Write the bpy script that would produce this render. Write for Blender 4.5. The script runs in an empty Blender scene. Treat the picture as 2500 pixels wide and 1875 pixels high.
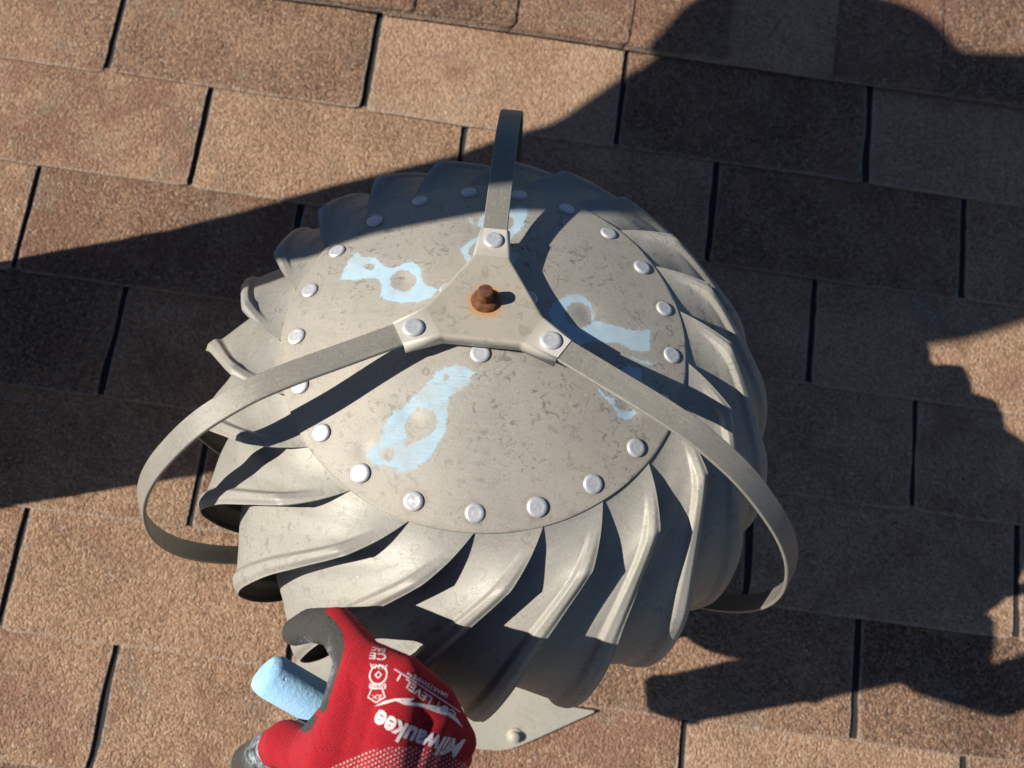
import bpy, bmesh, math, random
import numpy as np
from mathutils import Vector, Matrix
from mathutils.bvhtree import BVHTree

random.seed(7); rng = np.random.default_rng(7)
SC = bpy.context.scene
COL = SC.collection
PI = math.pi

# ------------------------------------------------------------------ camera
cam_d = bpy.data.cameras.new('camera'); cam = bpy.data.objects.new('camera', cam_d); COL.objects.link(cam)
CAM = Vector((-0.000837, -0.289529, 0.799424))
RIGHT = Vector((0.990094, 0.113709, 0.082365)); UP = Vector((-0.139184, 0.872074, 0.469164)); FWD = Vector((0.018480, 0.475980, -0.879262))
m = Matrix((RIGHT, UP, -FWD)).transposed().to_4x4(); m.translation = CAM
cam.matrix_world = m
cam_d.sensor_width = 36.0; cam_d.lens = 18.0 * 1850.93 / 1250.0
cam_d.clip_start = 0.02; cam_d.clip_end = 3000
cam_d.dof.use_dof = True; cam_d.dof.focus_distance = 0.485; cam_d.dof.aperture_fstop = 7.2
SC.camera = cam
SC.render.resolution_x = 1024; SC.render.resolution_y = 768

# ------------------------------------------------------------------ light
SUN = Vector((0.786, 0.247, -0.567)).normalized()          # the way the sunlight travels
W = bpy.data.worlds.new('World'); SC.world = W; W.use_nodes = True
nt = W.node_tree; bg = nt.nodes['Background']
sky = nt.nodes.new('ShaderNodeTexSky'); sky.sky_type = 'NISHITA'; sky.sun_disc = False
sky.sun_elevation = math.radians(34.5); sky.sun_rotation = math.atan2(-SUN.x, -SUN.y)
sky.air_density = 1.0; sky.dust_density = 0.3; sky.ozone_density = 3.0
tint = nt.nodes.new('ShaderNodeMix'); tint.data_type = 'RGBA'; tint.blend_type = 'MULTIPLY'; tint.inputs[0].default_value = 1.0
tint.inputs[7].default_value = (.72, .77, .88, 1); nt.links.new(sky.outputs[0], tint.inputs[6]); nt.links.new(tint.outputs[2], bg.inputs[0]); bg.inputs[1].default_value = 0.05
sl = bpy.data.lights.new('sun', 'SUN'); so = bpy.data.objects.new('sun', sl); COL.objects.link(so)
so.rotation_euler = SUN.to_track_quat('-Z', 'Y').to_euler(); so.location = (-3, -1, 4)
sl.energy = 5.0; sl.angle = math.radians(0.55); sl.color = (1.0, 0.93, 0.82)
SC.view_settings.view_transform = 'Standard'; SC.view_settings.look = 'None'
SC.view_settings.exposure = 0.50; SC.view_settings.gamma = 1.0

# ------------------------------------------------------------------ helpers
def link(o, parent=None):
    COL.objects.link(o)
    if parent is not None: o.parent = parent
    return o
def empty(name, loc=(0, 0, 0), mat=None):
    o = bpy.data.objects.new(name, None); COL.objects.link(o); o.empty_display_size = 0.05
    if mat is not None: o.matrix_world = mat
    else: o.location = loc
    return o
def tag(o, label=None, cat=None, group=None, kind=None):
    if label: o['label'] = label
    if cat: o['category'] = cat
    if group: o['group'] = group
    if kind: o['kind'] = kind
    return o
def mesh(name, V, F, mat=None, smooth=True):
    me = bpy.data.meshes.new(name); me.from_pydata([tuple(v) for v in V], [], [tuple(f) for f in F]); me.update()
    if smooth: me.polygons.foreach_set('use_smooth', [True] * len(me.polygons))
    if mat: me.materials.append(mat)
    return me
def obj(name, me, parent=None):
    return link(bpy.data.objects.new(name, me), parent)
def sharp(me, deg=35):
    bm = bmesh.new(); bm.from_mesh(me)
    for e in bm.edges:
        if len(e.link_faces) == 2 and e.calc_face_angle(0) > math.radians(deg): e.smooth = False
    bm.to_mesh(me); bm.free()
def grid_faces(nu, nv, wrap=False, off=0, flip=False):
    F = []
    for j in range(nv - 1):
        for i in range(nu if wrap else nu - 1):
            a = off + j * nu + i; b = off + j * nu + (i + 1) % nu; c = off + (j + 1) * nu + (i + 1) % nu; d = off + (j + 1) * nu + i
            F.append((a, d, c, b) if flip else (a, b, c, d))
    return F
def lathe(name, prof, n, mat, smooth=True):
    V = []; F = []
    for r, z in prof:
        for i in range(n):
            a = 2 * PI * i / n; V.append((r * math.cos(a), r * math.sin(a), z))
    F = grid_faces(n, len(prof), True)
    if prof[0][0] > 1e-6: F.append(tuple(range(n))[::-1])
    if prof[-1][0] > 1e-6: F.append(tuple(range((len(prof) - 1) * n, len(prof) * n)))
    me = mesh(name, V, F, mat, smooth); sharp(me, 40); return me
def sm(a, b, x):
    t = np.clip((x - a) / (b - a), 0, 1); return t * t * (3 - 2 * t)
def catmull(K, n):
    K = np.asarray(K, float); K = np.vstack([2 * K[0] - K[1], K, 2 * K[-1] - K[-2]])
    t = np.linspace(0, len(K) - 3 - 1e-9, n); i = t.astype(int); u = (t - i)[:, None]
    p0, p1, p2, p3 = K[i], K[i + 1], K[i + 2], K[i + 3]
    return .5 * (2 * p1 + (p2 - p0) * u + (2 * p0 - 5 * p1 + 4 * p2 - p3) * u ** 2 + (3 * p1 - p0 - 3 * p2 + p3) * u ** 3)

# ------------------------------------------------------------------ material helpers
class NT:
    def __init__(s, name):
        s.m = bpy.data.materials.new(name); s.m.use_nodes = True; s.t = s.m.node_tree; s.n = s.t.nodes
        s.b = s.n['Principled BSDF']; s.out = s.n['Material Output']
    def node(s, typ, **kw):
        x = s.n.new(typ)
        for k, v in kw.items(): setattr(x, k, v)
        return x
    def l(s, a, b): s.t.links.new(a, b)
    def setin(s, node, key, val):
        if hasattr(val, 'is_output'): s.l(val, node.inputs[key])
        else: node.inputs[key].default_value = val
    def noise(s, vec, scale, detail=3, rough=.55, dist=0, w=None):
        x = s.node('ShaderNodeTexNoise'); s.setin(x, 'Vector', vec); s.setin(x, 'Scale', scale); s.setin(x, 'Detail', detail)
        s.setin(x, 'Roughness', rough); s.setin(x, 'Distortion', dist); return x.outputs['Fac']
    def vor(s, vec, scale, feature='F1', out='Distance', rnd=1.0):
        x = s.node('ShaderNodeTexVoronoi', feature=feature); s.setin(x, 'Vector', vec); s.setin(x, 'Scale', scale); s.setin(x, 'Randomness', rnd)
        return x.outputs[out]
    def ramp(s, fac, stops, interp='LINEAR'):
        x = s.node('ShaderNodeValToRGB'); cr = x.color_ramp; cr.interpolation = interp
        while len(cr.elements) < len(stops): cr.elements.new(0.5)
        for e, (p, c) in zip(cr.elements, stops):
            e.position = p; e.color = (c, c, c, 1) if isinstance(c, (int, float)) else (*c, 1)
        s.l(fac, x.inputs[0]); return x.outputs[0]
    def mix(s, fac, a, b, mode='MIX'):
        x = s.node('ShaderNodeMix', data_type='RGBA', blend_type=mode)
        for k, v in ((0, fac), (6, a), (7, b)):
            if isinstance(v, tuple) and len(v) == 3: v = (*v, 1)
            s.setin(x, k, v)
        return x.outputs[2]
    def math(s, op, a, b=0.0, c=0.0, clamp=False):
        x = s.node('ShaderNodeMath', operation=op, use_clamp=clamp)
        for k, v in ((0, a), (1, b), (2, c)): s.setin(x, k, v)
        return x.outputs[0]
    def smooth(s, v, a, b):
        x = s.node('ShaderNodeMapRange', interpolation_type='SMOOTHSTEP'); s.setin(x, 0, v); s.setin(x, 1, a); s.setin(x, 2, b); return x.outputs[0]
    def attr(s, name, out='Fac'):
        x = s.node('ShaderNodeAttribute', attribute_name=name); return x.outputs[out]
    def bump(s, h, strength, dist, normal=None):
        x = s.node('ShaderNodeBump'); s.setin(x, 'Strength', strength); s.setin(x, 'Distance', dist); s.l(h, x.inputs['Height'])
        if normal is not None: s.l(normal, x.inputs['Normal'])
        return x.outputs[0]
    def objco(s, scale=None, rand=0.0):
        v = s.node('ShaderNodeTexCoord').outputs['Object']
        if rand:
            r = s.node('ShaderNodeObjectInfo').outputs['Random']
            a = s.node('ShaderNodeVectorMath', operation='ADD'); s.l(v, a.inputs[0])
            c = s.node('ShaderNodeCombineXYZ')
            for i, k in enumerate((1.0, 1.7, 2.3)): s.l(s.math('MULTIPLY', r, rand * k), c.inputs[i])
            s.l(c.outputs[0], a.inputs[1]); v = a.outputs[0]
        if scale:
            mp = s.node('ShaderNodeMapping'); s.l(v, mp.inputs[0]); mp.inputs['Scale'].default_value = scale; v = mp.outputs[0]
        return v
    def fin(s, **kw):
        for k, v in kw.items():
            k = {'color': 'Base Color', 'rough': 'Roughness', 'metal': 'Metallic', 'normal': 'Normal', 'spec': 'Specular IOR Level', 'alpha': 'Alpha'}.get(k, k)
            if isinstance(v, tuple) and len(v) == 3: v = (*v, 1)
            s.setin(s.b, k, v)
        return s.m

def painted_metal(name, base=(.47, .425, .345), grey=(.40, .385, .345), rand=3.0, chalk=False, stain=1.0, rough=.60, metal=.14):
    t = NT(name); v = t.objco(rand=rand)
    big = t.noise(v, 9, 4, .6); c = t.mix(t.smooth(big, .35, .68), base, grey)
    # water-spot blotches: irregular, clustered
    clus = t.smooth(t.noise(v, 14, 3, .6), .44, .62)
    b1 = t.smooth(t.noise(v, 150, 5, .66, 1.0), .560, .615); b2 = t.smooth(t.noise(v, 330, 3, .6, .7), .60, .66)
    bl = t.math('MULTIPLY', t.math('ADD', b1, t.math('MULTIPLY', b2, .7), clamp=True), t.math('MULTIPLY_ADD', clus, .65, .35))
    c = t.mix(t.math('MULTIPLY', bl, .48 * stain), c, (.150, .140, .122))
    # fine scratches
    sv = t.objco(scale=(500, 60, 60), rand=rand)
    scr = t.smooth(t.noise(sv, 1.0, 2, .5), .70, .80)
    c = t.mix(t.math('MULTIPLY', scr, .16), c, (.52, .50, .46))
    # tiny pale specks
    sp = t.math('LESS_THAN', t.vor(v, 46), .018)
    c = t.mix(t.math('MULTIPLY', sp, .75), c, (.85, .85, .84))
    gr = t.noise(v, 800, 3, .7)
    c = t.mix(t.math('MULTIPLY', t.smooth(gr, .50, .78), .38), c, (.52, .48, .41)); c = t.mix(t.math('MULTIPLY', t.smooth(gr, .48, .26), .22), c, (.20, .185, .155))
    c = t.mix(t.math('MULTIPLY', t.smooth(t.noise(v, 45, 4, .65), .50, .72), .22), c, (.23, .215, .185))
    brush = t.noise(t.objco(scale=(45, 700, 45), rand=rand), 1.0, 3, .65)
    c = t.mix(t.math('MULTIPLY', t.smooth(brush, .52, .74), .11), c, (.50, .48, .43)); c = t.mix(t.math('MULTIPLY', t.smooth(brush, .46, .28), .09), c, (.19, .18, .155))
    rg = t.math('MULTIPLY_ADD', gr, .40, rough - .27); rg = t.math('MULTIPLY_ADD', brush, .24, rg); rg = t.math('SUBTRACT', rg, .10); rg = t.math('MULTIPLY_ADD', bl, .12, rg)
    met = metal
    if chalk:
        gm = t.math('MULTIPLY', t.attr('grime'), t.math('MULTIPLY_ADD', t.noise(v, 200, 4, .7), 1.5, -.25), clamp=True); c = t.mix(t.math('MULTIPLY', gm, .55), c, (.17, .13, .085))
        cd = t.attr('chalk')
        n = t.math('MULTIPLY_ADD', t.noise(v, 420, 4, .65), .006, -.003)
        sw = t.math('MULTIPLY_ADD', t.noise(v, 90, 3, .6), .005, -.0025)
        e = t.math('ADD', t.math('ADD', cd, n), sw)
        mk = t.smooth(e, -.0004, .0009)
        dens = t.attr('chalkdens')
        st = t.objco(scale=(900, 900, 900))
        mp = t.node('ShaderNodeMapping'); t.l(t.objco(), mp.inputs[0]); mp.inputs['Rotation'].default_value = (0, 0, math.radians(-28)); mp.inputs['Scale'].default_value = (140, 1700, 400)
        strk = t.noise(mp.outputs[0], 1.0, 3, .6)
        den = t.smooth(t.math('ADD', strk, t.math('MULTIPLY_ADD', dens, .50, -.34)), .16, .44)
        mk = t.math('MULTIPLY', mk, den)
        ch = t.mix(t.noise(v, 60, 3), (.43, .565, .63), (.34, .52, .66))
        halo = t.math('MULTIPLY', t.smooth(t.math('ADD', e, sw), -.0075, .001), t.smooth(t.noise(v, 300, 4, .7), .40, .70))
        mk = t.math('MAXIMUM', t.math('MULTIPLY', mk, t.math('MULTIPLY_ADD', t.smooth(t.noise(v, 55, 4, .65), .32, .58), .34, .62)), t.math('MULTIPLY', halo, .26))
        c = t.mix(mk, c, ch)
        rg = t.math('MULTIPLY_ADD', mk, .4, rg); met = t.math('MULTIPLY_ADD', mk, -metal, metal)
    nb = t.bump(t.noise(v, 1100, 2, .6), .16, .0006); nb = t.bump(t.noise(v, 28, 3, .5), .14, .0035, nb)
    return t.fin(color=c, rough=rg, metal=met, normal=nb, spec=.42)

M = {}
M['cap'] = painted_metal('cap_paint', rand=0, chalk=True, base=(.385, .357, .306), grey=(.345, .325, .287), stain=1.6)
M['vane'] = painted_metal('vane_paint', base=(.325, .313, .276), grey=(.288, .281, .256), stain=1.2)
M['bracket'] = None
M['strap'] = painted_metal('strap_paint', base=(.255, .243, .210), grey=(.210, .203, .182), rand=1.3, rough=.5, stain=1.0)
M['base'] = painted_metal('base_paint', base=(.42, .395, .325), grey=(.37, .355, .305), rand=.7, stain=.6)

def bracket_mat():
    t = NT('bracket_paint'); v = t.objco()
    c = t.mix(t.smooth(t.noise(v, 30, 4, .6), .4, .65), (.375, .340, .280), (.325, .30, .252))
    bl = t.smooth(t.noise(v, 150, 5, .68, .9), .54, .61); c = t.mix(t.math('MULTIPLY', bl, .5), c, (.21, .19, .155))
    sx = t.node('ShaderNodeSeparateXYZ'); t.l(v, sx.inputs[0])
    r = t.math('SQRT', t.math('ADD', t.math('MULTIPLY', sx.outputs[0], sx.outputs[0]), t.math('MULTIPLY', sx.outputs[1], sx.outputs[1])))
    r = t.math('MULTIPLY_ADD', t.math('SUBTRACT', t.noise(v, 160, 4), .5), .010, r)
    ru = t.math('SUBTRACT', 1.0, t.smooth(r, .0085, .0140)); c = t.mix(t.math('MULTIPLY', ru, .8), c, (.50, .23, .06))
    edge = t.smooth(t.node('ShaderNodeNewGeometry').outputs['Pointiness'], .52, .6)
    c = t.mix(t.math('MULTIPLY', edge, .5), c, (.72, .70, .65))
    gr = t.noise(v, 900, 2); nb = t.bump(gr, .05, .001)
    return t.fin(color=c, rough=t.math('MULTIPLY_ADD', gr, .3, .38), metal=.0, normal=nb)
M['bracket'] = bracket_mat()

def rivet_mat():
    t = NT('rivet_aluminium'); v = t.objco(rand=4)
    vv = t.objco(); sx = t.node('ShaderNodeSeparateXYZ'); t.l(vv, sx.inputs[0])
    r = t.math('SQRT', t.math('ADD', t.math('MULTIPLY', sx.outputs[0], sx.outputs[0]), t.math('MULTIPLY', sx.outputs[1], sx.outputs[1])))
    rings = t.math('SINE', t.math('MULTIPLY', r, 7000.0))
    n = t.noise(v, 500, 4, .65)
    c = t.mix(t.smooth(n, .42, .70), (.58, .59, .615), (.46, .47, .495))
    nb = t.bump(t.math('MULTIPLY_ADD', rings, .25, t.math('MULTIPLY', n, .5)), .22, .0005)
    return t.fin(color=c, rough=.38, metal=.35, normal=nb)
M['rivet'] = rivet_mat()
def rust_mat():
    t = NT('rust'); v = t.objco(); n = t.noise(v, 260, 5, .7); n2 = t.noise(v, 900, 3, .6)
    c = t.ramp(n, [(.30, (.05, .022, .014)), (.5, (.125, .052, .028)), (.74, (.26, .10, .035))])
    return t.fin(color=c, rough=.85, normal=t.bump(n2, .25, .0008), spec=.25)
M['rust'] = rust_mat()
def dark_mat(name, c, rough=.8):
    t = NT(name); v = t.objco(); n = t.noise(v, 300, 3); return t.fin(color=t.mix(n, tuple(x * .6 for x in c), c), rough=rough, normal=t.bump(n, .3, .001))
M['steel'] = dark_mat('dull_steel', (.12, .115, .105), .55)
M['vane_inner'] = dark_mat('shaded_inner_sheet', (.06, .058, .054), .6)  # vanes' inner faces: colour darkened to paint in the shade inside the rotor
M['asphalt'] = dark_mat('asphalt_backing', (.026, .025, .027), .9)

def shingle_mat(name, rand=5.0):
    t = NT(name); v = t.objco(rand=rand)
    oi = t.node('ShaderNodeObjectInfo').outputs['Random']
    cellc = t.node('ShaderNodeTexVoronoi'); t.l(v, cellc.inputs['Vector']); cellc.inputs['Scale'].default_value = 480
    rn = t.node('ShaderNodeSeparateColor'); t.l(cellc.outputs['Color'], rn.inputs[0])
    patch = t.noise(v, 11, 4, .6)
    tone = t.math('ADD', t.math('ADD', t.math('MULTIPLY', rn.outputs[0], .28), t.math('MULTIPLY', t.noise(v, 190, 3, .65), .34)), t.math('MULTIPLY', patch, .40))
    tone = t.math('MULTIPLY_ADD', t.math('SUBTRACT', oi, .5), .26, tone)
    c = t.ramp(tone, [(.26, (.085, .052, .037)), (.39, (.185, .113, .075)), (.50, (.275, .170, .108)), (.61, (.355, .222, .140)), (.76, (.45, .31, .21))])
    red = t.smooth(t.math('MULTIPLY_ADD', t.math('SUBTRACT', t.math('FRACT', t.math('MULTIPLY', oi, 7.31)), .5), .22, t.noise(v, 17, 4, .65)), .48, .68)
    c = t.mix(t.math('MULTIPLY', red, .55), c, (.21, .105, .075))
    gry = t.smooth(t.noise(v, 13, 3, .6, .4), .56, .72)
    c = t.mix(t.math('MULTIPLY', gry, .5), c, (.22, .178, .132))
    pale = t.math('GREATER_THAN', rn.outputs[1], .965); c = t.mix(t.math('MULTIPLY', pale, .35), c, (.60, .52, .44))
    drk = t.math('GREATER_THAN', rn.outputs[2], .90); c = t.mix(t.math('MULTIPLY', drk, .35), c, (.045, .036, .033))
    fk = t.math('LESS_THAN', t.vor(v, 7.5), .016); c = t.mix(t.math('MULTIPLY', fk, .8), c, (.75, .73, .70))
    # granules rubbed off and silvery along the exposed edges
    ed = t.attr('edge'); w = t.math('MULTIPLY', t.smooth(t.math('ADD', ed, t.math('MULTIPLY_ADD', t.noise(v, 120, 3), .9, -.45)), .55, .95), .42)
    c = t.mix(w, c, (.42, .365, .32))
    h1 = t.math('SUBTRACT', 1.0, t.math('MULTIPLY', cellc.outputs['Distance'], 1.3))
    h = t.math('ADD', h1, t.math('MULTIPLY', t.noise(v, 230, 3, .6), 1.6))
    nb = t.bump(h, .75, .0016); nb = t.bump(t.noise(v, 22, 3), .25, .006, nb)
    return t.fin(color=c, rough=.92, normal=nb, spec=.18)
M['shingle'] = shingle_mat('granulated_shingle')

def far_roof_mat():
    t = NT('far_shingles'); v = t.objco()
    br = t.node('ShaderNodeTexBrick'); t.l(v, br.inputs[0]); br.inputs['Scale'].default_value = 1.0
    br.inputs['Brick Width'].default_value = .3048; br.inputs['Row Height'].default_value = .127; br.inputs['Mortar Size'].default_value = .004
    br.inputs['Color1'].default_value = (.30, .20, .14, 1); br.inputs['Color2'].default_value = (.24, .15, .105, 1); br.inputs['Mortar'].default_value = (.02, .02, .022, 1)
    n = t.noise(v, 400, 3); c = t.mix(t.math('MULTIPLY', n, .5), br.outputs[0], (.10, .07, .055))
    return t.fin(color=c, rough=.92, normal=t.bump(n, .6, .002))
M['far_roof'] = far_roof_mat()
def ground_mat():
    t = NT('lawn'); v = t.objco(); n = t.noise(v, 3, 6, .7)
    return t.fin(color=t.ramp(n, [(.3, (.03, .05, .018)), (.7, (.09, .11, .045))]), rough=.95)
M['ground'] = ground_mat()

# ------------------------------------------------------------------ roof
PITCH = math.radians(19.2873); cp, sp = math.cos(PITCH), math.sin(PITCH)
ROOF = Matrix(((1, 0, 0, -0.59665), (0, cp, -sp, 0.52560), (0, sp, cp, 0.18393), (0, 0, 0, 1)))   # roof frame: x along the courses, y up the slope, z off the deck
FOOT = (0.59665, -0.55684)                                                                         # where the turbine's axis meets the roof
TAB, EXPO, TH = 0.3048, 0.1272, 0.0033
RIDGE = 0.168

ground = obj('ground', mesh('ground', [(-400, -400, 0), (400, -400, 0), (400, 400, 0), (-400, 400, 0)], [(0, 1, 2, 3)], M['ground'])); ground.location.z = -4.2
tag(ground, 'short green lawn far below the roof', 'lawn', kind='structure')
roof = empty('roof', mat=ROOF)
tag(roof, 'brown asphalt shingle roof slope under the turbine vent', 'roof', kind='structure')

# deck: both slopes as one closed wedge, far shingles carried by the material
def deck():
    x0, x1, L = -5.0, 5.0, 4.5
    c2, s2 = math.cos(-2 * PITCH), math.sin(-2 * PITCH)
    near = (RIDGE - L, -.010); top = (RIDGE, -.010); far = (RIDGE + L * c2, -.010 + L * s2)
    V = []
    for x in (x0, x1):
        for y, z in (near, top, far): V.append((x, y, z))
        for y, z in (far, top, near): V.append((x, y + .05 * math.sin(PITCH) * -1, z - .10))
    F = [(0, 6, 7, 1), (1, 7, 8, 2), (2, 8, 9, 3), (3, 9, 10, 4), (4, 10, 11, 5), (5, 11, 6, 0), (5, 0, 1, 4), (4, 1, 2, 3), (6, 11, 10, 7), (7, 10, 9, 8)]
    return mesh('roof_deck', V, F, M['far_roof'], False)
obj('roof_deck', deck(), roof)

def tab_mesh(w, h, seed, bow=0.0):
    """a shingle tab lying from y=0 (its lower edge) up to y=h, x 0..w, with a ragged lower edge and worn corners"""
    r = np.random.default_rng(seed)
    nx, ny = 40, 14
    xs = np.linspace(0, w, nx); ys = np.concatenate([[0, .0015, .004, .009], np.linspace(.016, h, ny - 4)])
    jl = np.convolve(r.normal(0, 1, nx + 8), np.ones(5) / 5, 'same')[4:-4] * .0007
    js = [np.convolve(r.normal(0, 1, ny + 8), np.ones(3) / 3, 'same')[4:-4] * .0011 for _ in (0, 1)]
    V = []; E = []
    for j, y in enumerate(ys):
        for i, x in enumerate(xs):
            f = 1 - min(1, y / .02)
            xx = x + (js[0][j] if i == 0 else js[1][j] if i == nx - 1 else 0)
            yy = y + jl[i] * f
            cx = min(x, w - x)
            if cx < .006: yy += (.006 - cx) ** 2 * 70 * f            # rounded lower corners
            zz = TH - .0009 * max(0, 1 - y / .003) ** 2 - .0006 * max(0, 1 - cx / .003) ** 2
            zz += .0006 * math.sin(x * 17 + seed) * math.exp(-y / .03)
            V.append((xx, yy, zz)); E.append(max(math.exp(-y / .006), .95 * math.exp(-cx / .004)))
    F = grid_faces(nx, ny)
    n0 = len(V); ring = list(range(nx)) + [j * nx + nx - 1 for j in range(1, ny)] + list(range(ny * nx - 2, (ny - 1) * nx - 1, -1)) + [j * nx for j in range(ny - 2, 0, -1)]
    for k in ring: V.append((V[k][0], V[k][1], 0.0)); E.append(.0)
    R = len(ring)
    for k in range(R):
        a, b = ring[k], ring[(k + 1) % R]; F.append((a, n0 + k, n0 + (k + 1) % R, b))
    me = mesh('shingle', V, F, M['shingle']); sharp(me, 38)
    at = me.attributes.new('edge', 'FLOAT', 'POINT'); at.data.foreach_set('value', E)
    return me
SLOT = .0078
variants = [tab_mesh(TAB - SLOT, EXPO + .004, s) for s in range(8)]
OFF = {1: .08607, 2: .21015, 3: .03574, 4: .16265, 5: .28722, 6: .11177, 7: .23536}
XL, XR = -.75, 2.0
def rowoff(r):
    if r in OFF: return OFF[r]
    return (OFF[7] + .1244 * (r - 7)) % TAB if r > 7 else OFF[1]
ang = math.atan2(TH, EXPO)
k = 0
for r in range(1, 13):
    yb = -r * EXPO
    # the uncut headlap of the course below, seen as the dark floor of the slots
    bs = obj('shingle_backing', mesh('shingle_backing', [(XL, 0, 0), (XR, 0, 0), (XR, EXPO + .03, 0), (XL, EXPO + .03, 0)], [(0, 1, 2, 3)], M['asphalt']), roof)
    bs.location = (0, yb, .0003); bs.rotation_euler.x = -ang * .9
    x = rowoff(r) - TAB * 4
    while x < XR:
        if x + TAB > XL:
            o = obj('shingle', variants[(k * 5 + r * 3) % 8], roof); k += 1
            o.location = (x + SLOT / 2 + random.uniform(-.0008, .0008), yb + random.uniform(-.0014, .0014), .0010 + random.uniform(0, .0006))
            o.rotation_euler = (-ang, random.uniform(-.0015, .0015), random.uniform(-.003, .003))
        x += TAB

# ridge caps: folded pieces lapping one over the next towards the right
def ridge_cap(seed):
    r = np.random.default_rng(seed); L = .30
    pts = [(-.0, .0), (.002, .0034), (.006, .0042)] + [(y, .0042) for y in np.linspace(.02, RIDGE - .03, 6)]
    ca, sa = math.cos(-2 * PITCH), math.sin(-2 * PITCH)
    for q in np.linspace(0, 1, 6)[1:]:
        a = -2 * PITCH * q; rad = .03 / math.tan(PITCH)
        pts.append((RIDGE - .03 + rad * math.sin(-a), .0042 - rad * (1 - math.cos(a))))
    e = pts[-1]
    for q in np.linspace(0, .13, 5)[1:]: pts.append((e[0] + q * ca, e[1] + q * sa))
    n = len(pts); xs = np.concatenate([[-L, -L * .75, -L * .5], np.linspace(-.13, -.012, 10), [-.006, -.003, -.001, 0]])
    V = []; E = []
    jb = np.convolve(r.normal(0, 1, len(xs) + 8), np.ones(3) / 3, 'same')[4:-4] * .0008; jr = np.convolve(r.normal(0, 1, n + 8), np.ones(3) / 3, 'same')[4:-4] * .0008
    for i, x in enumerate(xs):
        lift = TH * (1 + x / .1524) * 1.0 + .003                    # rides up over the next piece at its right end
        for j, (y, z) in enumerate(pts):
            f = max(0, 1 - y / .02); xx = x + jr[j] * (1 if x > -.01 else 0); yy = y + jb[i] * f
            if -x < .008 and y < .02: yy += (.008 + x) ** 2 * 60 * f
            V.append((xx, yy, z + lift * (1.0 if j > 0 else .3) - .0008 * max(0, 1 + x / .002)))
            E.append(max(math.exp(-max(0, y) / .005), .8 * math.exp(x / .005)))
    F = grid_faces(n, len(xs), flip=True)
    n0 = len(V)
    ring = [(len(xs) - 1) * n + j for j in range(n)]
    for q in ring: V.append((V[q][0], V[q][1], V[q][2] - .0042)); E.append(0)
    for j in range(n - 1): F.append((ring[j], ring[j + 1], n0 + j + 1, n0 + j))
    me = mesh('ridge_cap', V, F, M['shingle']); sharp(me, 45)
    at = me.attributes.new('edge', 'FLOAT', 'POINT'); at.data.foreach_set('value', E)
    return me
caps = [ridge_cap(20 + s) for s in range(5)]
for i in range(-7, 13):
    o = obj('ridge_cap', caps[i % 5], roof)
    meas = {0: .306, 1: .433, 2: .555, 3: .695, 4: .816, 5: .947, 6: 1.079}
    o.location = (meas.get(i, .306 + .1295 * i), -.001 + random.uniform(-.001, .001), .0048)
    o.rotation_euler.z = random.uniform(-.006, .006)

# ------------------------------------------------------------------ turbine vent
S = 0.89
TCM = Matrix(((0.998930, 0.015260, -0.043653, -0.013075), (-0.015274, 0.999883, 0, -0.031848), (0.043648, 0.000667, 0.999047, 0.385062), (0, 0, 0, 1)))
vent = empty('turbine_vent', mat=TCM)      # frame: origin in the plane of the cap's rivets, z up the spindle
tag(vent, 'tan metal roof turbine vent with riveted cap, curved vanes and three straps', 'roof vent')
DV = 2 * PI / 21
RIVPH = 1.81504
ARM0 = 3.7089
def capz(r): return .0305 - .618 * r ** 1.5         # cap's dome, in units before S

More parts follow.
